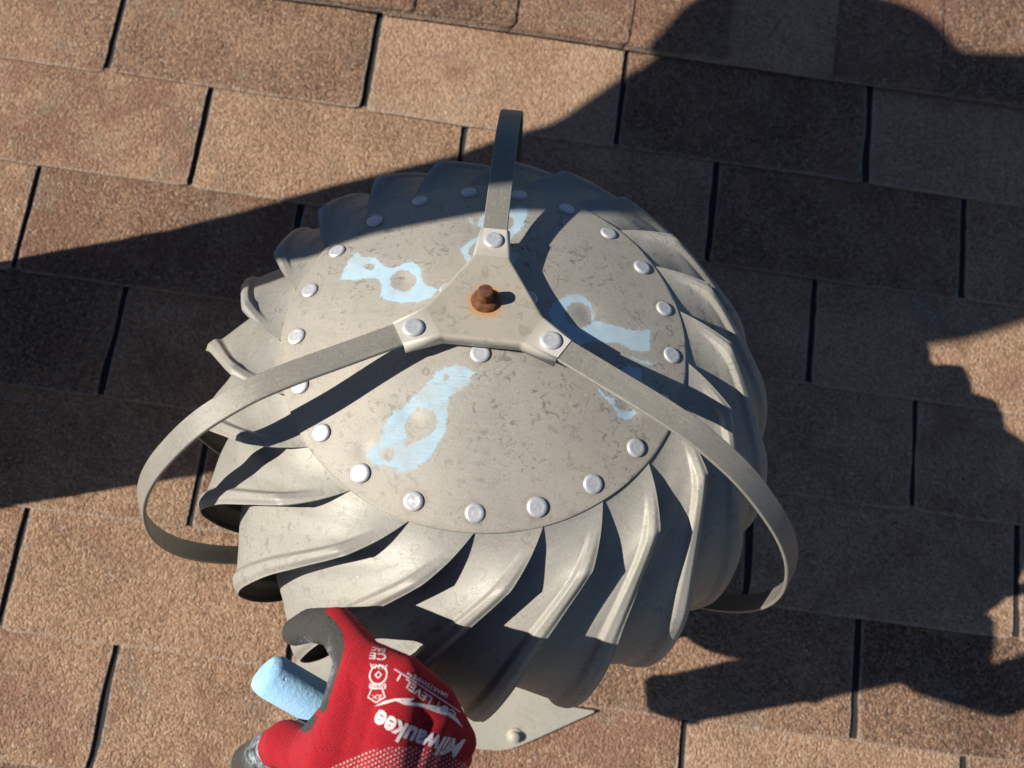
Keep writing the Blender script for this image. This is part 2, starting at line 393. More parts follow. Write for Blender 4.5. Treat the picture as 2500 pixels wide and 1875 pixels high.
# chalk marks and their dents, in the cap's plane (x, y metres, before S)
CHALK = [
(1, 0.75, [-1120,271,-1120,374,-1086,516,-1043,542,-1015,496,-900,474,-852,429,-804,384,-733,347,-680,395,-606,416,-547,381,-510,325,-489,245,-454,193,-366,151,-403,81,-483,31,-594,36,-720,55,-780,94,-776,169,-807,235,-850,263,-932,253,-1018,255]),
(-1, 0.00, [-542,238,-541,204,-551,174,-571,152,-599,141,-632,141,-665,153,-695,175,-718,205,-731,239,-733,274,-724,304,-703,327,-674,339,-641,339,-607,326,-577,303,-555,272]),
(-1, 0.00, [-878,373,-881,352,-898,340,-924,341,-948,355,-961,377,-958,399,-941,411,-915,410,-891,395]),
(1, 0.80, [-278,572,-238,640,-194,694,-153,767,-132,840,-205,864,-197,919,-161,1037,-143,1108,-31,1131,9,814,-58,767,-143,702,-197,613,-210,533,-180,476,-139,436,-138,400,-203,428,-250,498]),
(1, 0.80, [-280,963,-233,942,-222,871,-255,875]),
(1, 0.90, [10,1110,56,1141,81,1208,161,1189,162,1071,154,938,123,841,71,743,22,715,9,814,81,920,60,1007,24,1036]),
(1, 0.90, [70,580,173,629,143,490,97,405,67,443]),
(1, 1.00, [450,178,496,230,542,284,600,317,672,315,727,269,749,187,758,129,871,130,975,130,1111,160,1174,177,1182,0,1089,-32,984,-21,861,-26,733,-61,679,-127,647,-103,523,-50,468,3,436,76,433,148]),
(-1, 0.00, [736,164,733,125,719,88,696,57,666,35,633,25,602,28,575,43,556,69,547,103,549,141,562,179,585,212,615,235,648,246,681,244,708,227,727,200]),
(1, 0.80, [1010,-97,1123,-88,1217,-80,1234,-108,1177,-121,1093,-109]),
(1, 0.70, [969,-217,1016,-164,1109,-162,1134,-230,1163,-286,1096,-274,1022,-243]),
(1, 0.90, [794,-377,855,-396,898,-435,947,-431,961,-478,1013,-503,1101,-479,1122,-493,1057,-551,1018,-561,966,-536,901,-474,837,-421]),
(1, 0.55, [-635,-1045,-604,-1007,-551,-941,-561,-888,-528,-813,-509,-765,-454,-752,-410,-684,-348,-614,-287,-533,-276,-484,-208,-444,-162,-435,-118,-420,-60,-428,11,-467,-39,-502,-42,-545,-89,-598,-156,-643,-142,-733,-130,-831,-143,-895,-179,-952,-211,-1035,-256,-1092,-304,-1131,-383,-1152,-482,-1113,-546,-1118,-617,-1088]),
(-1, 0.00, [-407,-858,-400,-794,-345,-735,-290,-730,-239,-762,-204,-803,-203,-866,-260,-908,-311,-931,-351,-970,-374,-994,-401,-974,-386,-928]),
(-1, 0.00, [-559,-1049,-512,-1001,-455,-1005,-441,-1057,-475,-1099,-534,-1082]),
(-1, 0.00, [-208,-497,-170,-503,-160,-535,-191,-543])]
def poly_sd(P, Q):
    """signed distance (inside positive) of points P to polygon Q"""
    d2 = np.full(len(P), 1e9); ins = np.zeros(len(P), bool); n = len(Q)
    for i in range(n):
        a, b = Q[i], Q[(i + 1) % n]; e = b - a; w = P - a
        t = np.clip((w @ e) / max(e @ e, 1e-14), 0, 1); d = w - t[:, None] * e; d2 = np.minimum(d2, (d * d).sum(1))
        c = ((a[1] <= P[:, 1]) != (b[1] <= P[:, 1]))
        with np.errstate(divide='ignore', invalid='ignore'):
            xi = a[0] + (P[:, 1] - a[1]) * (e[0] / (e[1] if abs(e[1]) > 1e-12 else 1e-12))
        ins ^= c & (P[:, 0] < xi)
    return np.where(ins, 1, -1) * np.sqrt(d2)
def build_cap():
    nr, na = 96, 420
    rr = np.linspace(.004, .1461, nr)
    a = np.linspace(0, 2 * PI, na, endpoint=False)
    R, A = np.meshgrid(rr, a, indexing='ij')
    X = (R * np.cos(A)).ravel(); Y = (R * np.sin(A)).ravel(); P = np.stack([X, Y], 1)
    sd = np.full(len(P), -1.0); dens = np.zeros(len(P)); Z = capz(R).ravel()
    for s, dn, q in CHALK:
        Q = np.array(q, float).reshape(-1, 2) * 1e-4; d = poly_sd(P, Q)
        if s > 0:
            dens = np.where(d > sd, dn, dens); sd = np.maximum(sd, d)
        else:
            sd = np.minimum(sd, -d)
    # hail dents in the middle of each ringed spot
    for x, y, rad, dep in ((-.0635, .024, .011, .0016), (.0715, .0165, .011, .0016), (-.0395, -.079, .012, .0017), (.006, .083, .012, .0015), (.106, -.0475, .011, .0015), (-.0655, -.1035, .007, .0008)):
        Z = Z - dep * np.exp(-((X - x) ** 2 + (Y - y) ** 2) / (rad * .75) ** 2)
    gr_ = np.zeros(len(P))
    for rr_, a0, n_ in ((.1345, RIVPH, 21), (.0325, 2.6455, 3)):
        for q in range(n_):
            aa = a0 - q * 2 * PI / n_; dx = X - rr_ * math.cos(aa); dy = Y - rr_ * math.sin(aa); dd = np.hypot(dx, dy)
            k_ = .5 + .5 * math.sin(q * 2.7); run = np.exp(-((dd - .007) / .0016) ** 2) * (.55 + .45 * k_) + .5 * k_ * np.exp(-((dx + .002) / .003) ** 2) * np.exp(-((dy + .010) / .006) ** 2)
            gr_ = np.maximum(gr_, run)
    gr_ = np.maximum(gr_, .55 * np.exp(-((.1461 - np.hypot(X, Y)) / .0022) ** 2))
    Z = Z + .0004 * np.sin(X * 60 + 1) * np.cos(Y * 47)
    V = np.stack([X, Y, Z], 1) * S
    V = [tuple(v) for v in V]; E1 = list(sd); E2 = list(dens)
    F = grid_faces(na, nr, True, flip=True)
    c = len(V); V.append((0, 0, capz(0) * S)); E1.append(-1); E2.append(0)
    F += [(c, i, (i + 1) % na) for i in range(na)]
    # turned-down rim and underside
    for rad, dz in ((.1464, -.0006), (.1464, -.0016), (.1455, -.0019), (.10, -.0019)):
        o = len(V)
        for i in range(na):
            z = capz(.1461 if rad > .12 else rad) + dz
            V.append((rad * math.cos(a[i]) * S, rad * math.sin(a[i]) * S, z * S)); E1.append(-1); E2.append(0)
        p = o - na if o != c + 1 else (nr - 1) * na
        for i in range(na): F.append((p + i, o + i, o + (i + 1) % na, p + (i + 1) % na))
    me = mesh('cap', V, F, M['cap'])
    bmx = bmesh.new(); bmx.from_mesh(me); bmesh.ops.recalc_face_normals(bmx, faces=bmx.faces); bmx.to_mesh(me); bmx.free()
    sharp(me, 40)
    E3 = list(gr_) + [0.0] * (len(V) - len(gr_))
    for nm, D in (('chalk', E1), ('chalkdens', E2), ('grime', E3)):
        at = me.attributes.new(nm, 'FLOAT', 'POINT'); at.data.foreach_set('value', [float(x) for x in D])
    return me
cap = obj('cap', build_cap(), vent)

def rivet_mesh(r, h):
    n = 24; pr = [(r * .985, -.0006), (r, .0003), (r * .99, h * .42), (r * .95, h * .66), (r * .84, h * .86), (r * .62, h * .96), (r * .58, h * .93), (r * .3, h * .98), (r * .02, h * 1.0)]
    return lathe('rivet', pr, n, M['rivet'])
RV = [rivet_mesh(.0058 * f, .0016) for f in (1, 1.03, .98)]
def dome_matrix(r, a, lift=0.0):
    z = capz(r); sl = -.618 * 1.5 * math.sqrt(r)
    n = Vector((-sl * math.cos(a), -sl * math.sin(a), 1)).normalized()
    q = Vector((0, 0, 1)).rotation_difference(n).to_matrix().to_4x4()
    return Matrix.Translation((r * S * math.cos(a), r * S * math.sin(a), z * S + lift)) @ q @ Matrix.Rotation(random.uniform(0, 6), 4, 'Z')
for i in range(21):
    o = obj('rivet', RV[i % 3], cap); o.matrix_basis = dome_matrix(.1345, RIVPH - i * DV)
for i in range(3):
    o = obj('rivet', RV[i % 3], cap); o.matrix_basis = dome_matrix(.0325, 2.6455 + i * 2 * PI / 3)

# vanes: outer (raised, lipped) edge and inner (tucked) edge as curves in r, angle, z
OUT = [(.1340, -1.4733, -.0012), (.1461, -1.4733, -.0052), (.1640, -1.557, -.0078), (.1827, -1.6483, -.0099), (.1985, -1.7694, -.0307), (.2160, -1.8729, -.0534), (.2328, -1.9446, -.0805), (.2426, -1.9943, -.1126), (.2461, -2.0281, -.1466), (.2412, -2.0346, -.1815), (.2290, -2.0346, -.2150), (.2080, -2.030, -.2400), (.1860, -2.025, -.2520)]
INN = [(.1340, 0, -.0016), (.1461, 0, -.0060), (.1565, 0, -.0140), (.1680, 0, -.0275), (.1820, 0, -.0470), (.1945, 0, -.0680), (.2040, 0, -.0910), (.2095, 0, -.1170), (.2105, 0, -.1450), (.2070, 0, -.1770), (.1985, 0, -.2070), (.1880, 0, -.2330), (.1750, 0, -.2490)]
def build_vane(seed):
    ntt, nu = 97, 40
    tt = np.linspace(0, 12, ntt)
    O1 = np.stack([np.interp(tt, np.arange(4), np.array(OUT)[:4, c]) for c in range(3)], 1); Oc = catmull(OUT[3:], 400); O2 = np.stack([np.interp(tt - 3, np.linspace(0, 9, 400), Oc[:, c]) for c in range(3)], 1)
    O = np.where((tt <= 3)[:, None], O1, O2); I = catmull(INN, ntt)
    Os = catmull(OUT, ntt); ker = np.ones(13) / 13                # the body of the sheet runs on without the corner's kink
    for c in range(3):
        z_ = np.convolve(np.pad(Os[:, c], 6, 'edge'), ker, 'valid'); Os[:, c] = Os[:, c] + (z_ - Os[:, c]) * sm(1.0, 2.2, tt) * (1 - sm(9, 11, tt))
        z_ = np.convolve(np.pad(I[:, c], 6, 'edge'), ker, 'valid'); I[:, c] = I[:, c] + (z_ - I[:, c]) * sm(1.0, 2.2, tt) * (1 - sm(9, 11, tt))
    wid = 1.0 + .10 * sm(1.0, 4.0, tt)
    lip = .0036 * sm(1.6, 3.2, tt) * (1 - .5 * sm(11, 12, tt))
    u = np.concatenate([np.linspace(0, .74, 16, endpoint=False), np.linspace(.74, .92, 15, endpoint=False), np.linspace(.92, 1, 9)])
    P = np.zeros((ntt, nu, 3)); H = np.zeros((ntt, nu))
    for j in range(ntt):
        ri, _, zi = I[j]; s = u; q_ = sm(.62, 1.0, u); ro, fo, zo = (Os[j][c] + (O[j][c] - Os[j][c]) * q_ for c in range(3)); fi = Os[j][1] - DV * wid[j]
        e = s ** 1.15                                     # stays low near the tucked edge, rises to the lip
        r = ri + (ro - ri) * e; f = fi + (fo - fi) * s; z = zi + (zo - zi) * e
        P[j] = np.stack([r * np.cos(f), r * np.sin(f), z], 1)
        H[j] = lip[j] * (sm(.79, .865, u) - .75 * sm(.92, 1.0, u) ** 1.3 - 1.0 + (1 - sm(0, .7, u)) * .0)
        H[j] += lip[j] * .45
    du = np.gradient(P, axis=1); dt = np.gradient(P, axis=0); N = np.cross(du, dt)
    L = np.linalg.norm(N, axis=2, keepdims=True); N = N / np.maximum(L, 1e-12)
    if (N[40, 20] @ np.array([P[40, 20, 0], P[40, 20, 1], .05])) < 0: N = -N
    rv = np.random.default_rng(seed); uu, tv = np.meshgrid(u, np.linspace(0, 1, ntt)); wob = np.zeros_like(uu)
    for q in range(7):
        fu, ft, ph, am = rv.uniform(1, 5), rv.uniform(2, 9), rv.uniform(0, 6), rv.normal(0, .00026); wob += am * np.sin(fu * uu * 3 + ft * tv * 3 + ph)
    H = H + wob * sm(.12, .3, tv) * (1 - sm(.85, 1, tv))
    P = P + N * H[..., None]
    B = P - N * .0008
    V = [tuple(v) for v in (P.reshape(-1, 3) * S)] + [tuple(v) for v in (B.reshape(-1, 3) * S)]
    n0 = ntt * nu
    F = grid_faces(nu, ntt) + grid_faces(nu, ntt, off=n0, flip=True)
    ring = list(range(nu)) + [j * nu + nu - 1 for j in range(1, ntt)] + list(range(ntt * nu - 2, (ntt - 1) * nu - 1, -1)) + [j * nu for j in range(ntt - 2, 0, -1)]
    for q in range(len(ring)):
        a, b = ring[q], ring[(q + 1) % len(ring)]; F.append((a, n0 + a, n0 + b, b))
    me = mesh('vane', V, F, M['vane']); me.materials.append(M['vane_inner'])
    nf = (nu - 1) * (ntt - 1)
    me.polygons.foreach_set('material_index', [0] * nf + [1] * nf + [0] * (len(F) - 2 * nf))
    bmx = bmesh.new(); bmx.from_mesh(me); bmesh.ops.recalc_face_normals(bmx, faces=bmx.faces); bmx.to_mesh(me); bmx.free()
    sharp(me, 45); return me
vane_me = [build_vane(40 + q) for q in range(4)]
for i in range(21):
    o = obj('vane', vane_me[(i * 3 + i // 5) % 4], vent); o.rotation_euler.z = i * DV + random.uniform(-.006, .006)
    o.location.z = -.0003 * (i % 2)

# ring that carries the vanes' feet, spindle, throat of the base
obj('rotor_ring', lathe('rotor_ring', [(.172 * S, -.2545 * S), (.190 * S, -.2535 * S), (.191 * S, -.2560 * S), (.172 * S, -.2570 * S)], 64, M['vane']), vent)
obj('spindle', lathe('spindle', [(.006, -.30), (.006, .030)], 16, M['steel']), vent)

# three-armed bracket on top
def build_bracket():
    zt = .0412
    runs = []
    for i in range(3):
        a0 = ARM0 + i * 2 * PI / 3; a1 = a0 + 2 * PI / 3
        def P(a, al, pe): return np.array([al * math.cos(a) - pe * math.sin(a), al * math.sin(a) + pe * math.cos(a)])
        k = [P(a0, .0630, .0107), P(a0, .0375, .0137), P(a1, .0375, -.0137), P(a1, .0630, -.0107)]
        pts = [k[0]]
        for j in (1, 2):                                      # soften the inner corners
            p, q, n = k[j - 1], k[j], k[j + 1]
            A = q + (p - q) / np.linalg.norm(p - q) * .0016; Bq = q + (n - q) / np.linalg.norm(n - q) * .0016
            for t in np.linspace(0, 1, 6): pts.append((1 - t) ** 2 * A + 2 * t * (1 - t) * q + t * t * Bq)
        pts.append(k[3]); pts = np.array(pts)
        tg = np.gradient(pts, axis=0); tg /= np.linalg.norm(tg, axis=1)[:, None]
        nin = np.stack([-tg[:, 1], tg[:, 0]], 1)
        c = np.array([0, 0.]);
        for q in range(len(pts)):
            if nin[q] @ (c - pts[q]) < 0: nin[q] = -nin[q]
        nin[0] = P(a0, 0, -1) ; nin[-1] = P(a1, 0, 1)
        runs.append((pts, nin))
    sect = [(.0026, 0.0), (.0016, -.0002), (.0008, -.0007), (.0002, -.0015), (0.0, -.0027), (-.0001, -.0085)]
    V = []; F = []; loops = []
    for pts, nin in runs:
        n = len(pts); o = len(V)
        for ins, dz in sect:
            for q in range(n): V.append((*(pts[q] + nin[q] * ins), zt + dz))
        F += grid_faces(n, len(sect), off=o); loops.append([o + q for q in range(n)])
    F.append(tuple(loops[0] + loops[1] + loops[2]))
    V = [tuple(np.array(v) * S) for v in V]
    me = mesh('bracket', V, F, M['bracket'])
    bmx = bmesh.new(); bmx.from_mesh(me)
    bmesh.ops.recalc_face_normals(bmx, faces=bmx.faces)
    big = max(bmx.faces, key=lambda f: f.calc_area())
    if big.normal.z < 0: bmesh.ops.reverse_faces(bmx, faces=bmx.faces)
    
    big.smooth = False
    for f_ in bmesh.ops.triangulate(bmx, faces=[big])['faces']: f_.smooth = False
    bmx.to_mesh(me); bmx.free(); sharp(me, 50)
    return me
br = obj('bracket', build_bracket(), vent)
so_ = br.modifiers.new('sheet', 'SOLIDIFY'); so_.thickness = .0011; so_.offset = -1
for i in range(3):
    a = ARM0 + i * 2 * PI / 3
    o = obj('rivet', RV[i], br); o.location = (.0523 * S * math.cos(a), .0523 * S * math.sin(a), .0412 * S); o.scale = (1.08, 1.08, 1.1)
bolt = obj('bolt', lathe('bolt', [(.0074, 0), (.0076, .0008), (.0072, .0016), (.0056, .0027), (.0043, .0033), (.0041, .0085), (.0039, .0096), (.0032, .0101), (.0002, .0103)], 20, M['rust']), br)
bolt.location = (-.0006, .0004, .0412 * S); bolt.scale = (1.16, 1.16, 1.1)

# straps from the bracket round the outside of the rotor to the base
STRAP = [(.0480, .0392), (.0600, .0392), (.0850, .0393), (.1100, .0394), (.1275, .0395), (.1450, .0388), (.1640, .0362), (.1880, .0280), (.2060, .0182), (.2240, .0038), (.2415, -.0140), (.2560, -.0355), (.2660, -.0590), (.2730, -.0860), (.2755, -.1140), (.2735, -.1420), (.2665, -.1700), (.2550, -.1970), (.2390, -.2230), (.2190, -.2450), (.1980, -.2620), (.1760, -.2740)]
def build_strap():
    C = catmull(STRAP, 120); T = np.gradient(C, axis=0); T /= np.linalg.norm(T, axis=1)[:, None]; N = np.stack([-T[:, 1], T[:, 0]], 1)
    w, h, b = .00885, .0013, .0005
    sec = [(-w, -h + b), (-w, h - b), (-w + b, h), (w - b, h), (w, h - b), (w, -h + b), (w - b, -h), (-w + b, -h)]
    V = []; n = len(sec)
    for c, nn in zip(C, N):
        for y, z in sec: p = c + nn * z; V.append((p[0] * S, y * S, p[1] * S))
    F = grid_faces(n, len(C), True) + [tuple(range(n))[::-1], tuple(range((len(C) - 1) * n, len(C) * n))]
    me = mesh('strap', V, F, M['strap'])
    bmx = bmesh.new(); bmx.from_mesh(me); bmesh.ops.recalc_face_normals(bmx, faces=bmx.faces); bmx.to_mesh(me); bmx.free(); sharp(me, 30)
    return me
strap_me = build_strap()
for i in range(3):
    o = obj('strap', strap_me, vent); o.rotation_euler.z = ARM0 + i * 2 * PI / 3

# base: collar on the vent's axis, flashing plate on the slope
zc = -.385 / .999
collar = obj('collar', lathe('collar', [(.152, zc - .06), (.152, -.2750 * S), (.1545, -.2745 * S), (.1545, -.2700 * S), (.1515, -.2700 * S), (.150, -.2760 * S), (.149, zc - .06)], 72, M['base']), vent)
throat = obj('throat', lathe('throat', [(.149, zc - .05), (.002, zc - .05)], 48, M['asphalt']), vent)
def plate_mesh():
    P = [(.1485, -.2085), (.1480, -.2105), (.0860, -.2465), (.0760, -.2520), (.0640, -.2575), (.0520, -.2605), (.0370, -.2612), (-.100, -.2612), (-.145, -.2450), (-.170, -.2100), (-.170, .12), (.10, .12), (.115, -.2075)]
    bm = bmesh.new(); vs = [bm.verts.new((x, y, .0)) for x, y in P]; f = bm.faces.new(vs)
    r = bmesh.ops.extrude_face_region(bm, geom=[f]); 
    for v in r['geom']:
        if isinstance(v, bmesh.types.BMVert): v.co.z = .0012
    bmesh.ops.recalc_face_normals(bm, faces=bm.faces)
    me = bpy.data.meshes.new('flashing'); bm.to_mesh(me); bm.free(); me.materials.append(M['base']); return me
fl = obj('flashing', plate_mesh(), vent)
fl.matrix_world = ROOF @ Matrix.Translation((FOOT[0], FOOT[1], .0062))
bpy.context.view_layer.update()
fl.matrix_parent_inverse = TCM.inverted(); fl.matrix_basis = ROOF @ Matrix.Translation((FOOT[0], FOOT[1], .0062))
sc_ = obj('screw', lathe('screw', [(.0085, 0), (.0080, .0015), (.0055, .0022), (.0050, .0060), (.0040, .0068), (.0002, .0070)], 14, M['base']), fl)
sc_.location = (.0680, -.2440, .0012)

# ------------------------------------------------------------------ the person working at the vent
def capsules(parts, voxel, smooth_it=6):
    """one continuous skin over tapered limbs: rings of spheres, voxel-remeshed and relaxed"""
    V = []; F = []
    def ball(c, r, sq=None):
        o = len(V); nu, nv = 16, 10
        for j in range(nv + 1):
            t = PI * j / nv
            for i in range(nu):
                p = 2 * PI * i / nu; d = np.array([math.sin(t) * math.cos(p), math.sin(t) * math.sin(p), math.cos(t)]) * r
                if sq is not None: d = d - sq[0] * (d @ sq[0]) * (1 - sq[1])
                V.append(tuple(c + d))
        for j in range(nv):
            for i in range(nu):
                F.append((o + j * nu + i, o + (j + 1) * nu + i, o + (j + 1) * nu + (i + 1) % nu, o + j * nu + (i + 1) % nu))
    for p in parts:
        a, b, ra, rb = np.array(p[0]), np.array(p[1]), p[2], p[3]; sq = p[4] if len(p) > 4 else None
        n = max(2, int(np.linalg.norm(b - a) / (min(ra, rb) * .35)) + 1)
        for t in np.linspace(0, 1, n): ball(a + (b - a) * t, ra + (rb - ra) * t, sq)
    me = bpy.data.meshes.new('tmp'); me.from_pydata(V, [], F); me.update()
    o = bpy.data.objects.new('tmp', me); COL.objects.link(o)
    r = o.modifiers.new('r', 'REMESH'); r.mode = 'VOXEL'; r.voxel_size = voxel
    s_ = o.modifiers.new('s', 'SMOOTH'); s_.iterations = smooth_it; s_.factor = .5
    dg = bpy.context.evaluated_depsgraph_get(); dg.update()
    res = bpy.data.meshes.new_from_object(o.evaluated_get(dg)); bpy.data.objects.remove(o); bpy.data.meshes.remove(me)
    res.polygons.foreach_set('use_smooth', [True] * len(res.polygons)); return res

H = {'W1': (-0.0568, -0.3031, 0.3678), 'W2': (-0.0307, -0.3079, 0.3726), 'iM': (-0.0473, -0.2402, 0.3975), 'mM': (-0.0265, -0.2466, 0.4059), 'rM': (-0.0098, -0.2546, 0.3905), 'pM': (0.0037, -0.2674, 0.3588), 'iP': (-0.0692, -0.2193, 0.3674), 'iD': (-0.0882, -0.2161, 0.3415), 'iT': (-0.0985, -0.2186, 0.3274), 'mP': (-0.044, -0.2357, 0.3523), 'mD': (-0.0757, -0.256, 0.261), 'mT': (-0.115, -0.2692, 0.1848), 'rP': (-0.0172, -0.2541, 0.3406), 'rD': (-0.0561, -0.2734, 0.2474), 'rT': (-0.1011, -0.2859, 0.1715), 'pP': (0.0056, -0.2732, 0.3171), 'pD': (-0.0324, -0.285, 0.2485), 'pT': (-0.0804, -0.296, 0.1744), 'tC': (-0.0524, -0.2898, 0.3524), 'tM': (-0.075, -0.2816, 0.3336), 'tI': (-0.0903, -0.2772, 0.322), 'tT': (-0.119, -0.2882, 0.2722), 'arm': (-0.0443, -0.3285, 0.4021)}
HP = {k: np.array(v) for k, v in H.items()}
HK = .76                                                          # glove thickness of the limbs below
# the hand's own frame: u across the back towards the little finger, v towards the knuckles, n off the back
HO = np.array((-0.0304, -0.258, 0.4121)); HN = np.array(CAM) - HO; HN /= np.linalg.norm(HN)
HU = np.array(RIGHT) - HN * (np.array(RIGHT) @ HN); HU /= np.linalg.norm(HU); HV = np.cross(HN, HU)
MM = .362 / 1850.93                                                # metres on the glove per unit of the layout below
def hxy(p): d = p - HO; return d @ HU / MM + 950, -(d @ HV) / MM + 1720

person = empty('person', (-.78, 0, -.02))
tag(person, 'person in red and black work glove reaching in from the lower edge', 'person')
WR = (HP['W1'] + HP['W2']) / 2
WEB0, WEB1 = np.array((-0.0532, -0.243, 0.3868)), np.array((-0.058, -0.2619, 0.3628))      # the web between thumb and forefinger
hand_parts = [
    (HP['W1'], HP['iM'], .024, .0160), (HP['W2'], HP['mM'], .025, .0165), (HP['W2'], HP['rM'], .024, .0160), (HP['W2'] + np.array([.005, 0, -.005]), HP['pM'], .018, .0135), (WR, (HP['mM'] + HP['iM']) / 2, .021, .016),
    (HP['iM'], HP['iP'], .0158, .0142), (HP['iP'], HP['iD'], .0140, .0128), (HP['iD'], HP['iT'], .0128, .0110),
    (HP['mM'], HP['mP'], .0155, .0135), (HP['mP'], HP['mD'], .0130, .0115), (HP['mD'], HP['mT'], .0115, .0105),
    (HP['rM'], HP['rP'], .0150, .0130), (HP['rP'], HP['rD'], .0128, .0112), (HP['rD'], HP['rT'], .0112, .0100),
    (HP['pM'], HP['pP'], .0130, .0115), (HP['pP'], HP['pD'], .0112, .0100), (HP['pD'], HP['pT'], .0100, .0092),
    (HP['W1'], HP['tC'], .023, .021), (HP['tC'], HP['tM'], .0205, .0175), (HP['tM'], HP['tI'], .0180, .0165), (HP['tI'], HP['tT'], .0160, .0140),
    (HP['tM'], (HP['iM'] + HP['tM']) / 2 + np.array([.010, .0, -.010]), .0130, .0125), ((HP['iM'] + HP['tM']) / 2 + np.array([.010, .0, -.010]), HP['iM'] + np.array([.003, -.008, -.008]), .0130, .0140),
    (HP['iM'], HP['mM'], .0165, .0165), (HP['mM'], HP['rM'], .0165, .0160), (HP['rM'], HP['pM'], .0158, .0145), (HP['mP'], HP['rP'], .0140, .0135), (HP['rP'], HP['pP'], .0135, .0120),
    ((HP['iM'] + HP['rM']) / 2, (HP['W2'] + HP['pM']) / 2, .0160, .0170), (HP['tM'] + HP['tC'] - HP['tC'], (HP['iM'] + HP['W1']) / 2, .0160, .0190),
    (HP['mD'], HP['rD'], .0150, .0150), (HP['rD'], HP['pD'], .0150, .0135), (HP['mT'], HP['rT'], .0140, .0140), (HP['rT'], HP['pT'], .0140, .0130), ((HP['mD'] + HP['rD']) / 2, (HP['mT'] + HP['rT']) / 2, .0140, .0130), ((HP['rD'] + HP['pD']) / 2, (HP['rT'] + HP['pT']) / 2, .0140, .0130), ((HP['mP'] + HP['rP']) / 2, (HP['mD'] + HP['rD']) / 2, .0150, .0145), ((HP['rP'] + HP['pP']) / 2, (HP['rD'] + HP['pD']) / 2, .0150, .0145), (HP['mP'], HP['rP'], .0150, .0145), (HP['mD'], HP['tC'], .0140, .0160),
    (WEB0, WEB1, .0150, .0150), (WEB1, HP['tM'], .0150, .0160),
    (WR, HP['arm'] + np.array([.008, 0, .003]), .027, .029)]
glove_me = capsules([(p[0], p[1], p[2] * HK, p[3] * HK) for p in hand_parts], .0016, 5)

def glove_mat():
    t = NT('knit_glove'); uv = t.node('ShaderNodeUVMap', uv_map='hand').outputs[0]
    coat = t.attr('coat'); cuff = t.attr('cuff'); v = t.objco()
    sx = t.node('ShaderNodeSeparateXYZ'); t.l(uv, sx.inputs[0]); u_, v_ = sx.outputs[0], sx.outputs[1]
    wv = t.math('MULTIPLY', t.math('SINE', t.math('MULTIPLY', t.math('ADD', v_, t.math('MULTIPLY', t.math('ABSOLUTE', t.math('SINE', t.math('MULTIPLY', u_, 2150.0))), .0004)), 4300.0)), t.math('SINE', t.math('MULTIPLY', u_, 4300.0)))
    fuzz = t.noise(v, 1500, 3, .6)
    red = t.mix(t.noise(v, 45, 3), (.60, .008, .024), (.68, .012, .032)); red = t.mix(t.math('MULTIPLY', t.smooth(fuzz, .45, .75), .25), red, (.62, .03, .045))
    red = t.mix(t.smooth(wv, -.9, .5), (.34, .005, .015), red)
    # pale dots knitted into the cuff band
    def fr(x): return t.math('SUBTRACT', t.math('FRACT', x), .5)
    gu = t.math('MULTIPLY', u_, 540.0); gv = t.math('MULTIPLY', v_, 540.0)
    row = t.math('MULTIPLY', t.math('FLOOR', gv), .5)
    du = fr(t.math('ADD', gu, row)); dv = fr(gv)
    dd = t.math('ADD', t.math('MULTIPLY', du, du), t.math('MULTIPLY', dv, dv))
    dot = t.math('MULTIPLY', t.math('SUBTRACT', 1.0, t.smooth(dd, .055, .10)), t.smooth(cuff, .45, .55))
    col = t.mix(t.math('MULTIPLY', dot, .85), red, (.80, .62, .60))
    blk = t.mix(t.noise(v, 600, 4), (.030, .029, .028), (.075, .072, .068))
    dust = t.math('MULTIPLY', t.attr('dust'), t.smooth(t.noise(v, 260, 5, .7), .40, .62)); blk = t.mix(dust, blk, (.50, .60, .68))
    ce = t.smooth(t.math('ADD', coat, t.math('MULTIPLY_ADD', t.noise(v, 300, 3), .16, -.08)), .44, .54)
    col = t.mix(ce, col, blk)
    h = t.mix(ce, t.math('ADD', t.math('MULTIPLY', wv, .5), fuzz), t.math('MULTIPLY', t.noise(v, 900, 3), 1.5))
    nb = t.bump(h, 1.0, .0011); nb = t.bump(t.noise(v, 75, 3, .55, .8), .30, .006, nb)
    b = t.b; b.inputs['Sheen Weight'].default_value = .05; b.inputs['Sheen Roughness'].default_value = .5
    return t.fin(color=col, rough=t.math('MULTIPLY_ADD', ce, -.22, .86), normal=nb, spec=.25)
M['glove'] = glove_mat()
def seg_info(P, a, b):
    e = b - a; t = np.clip(((P - a) @ e) / (e @ e), 0, 1); d = np.linalg.norm(P - (a + t[:, None] * e), axis=1); return d, t
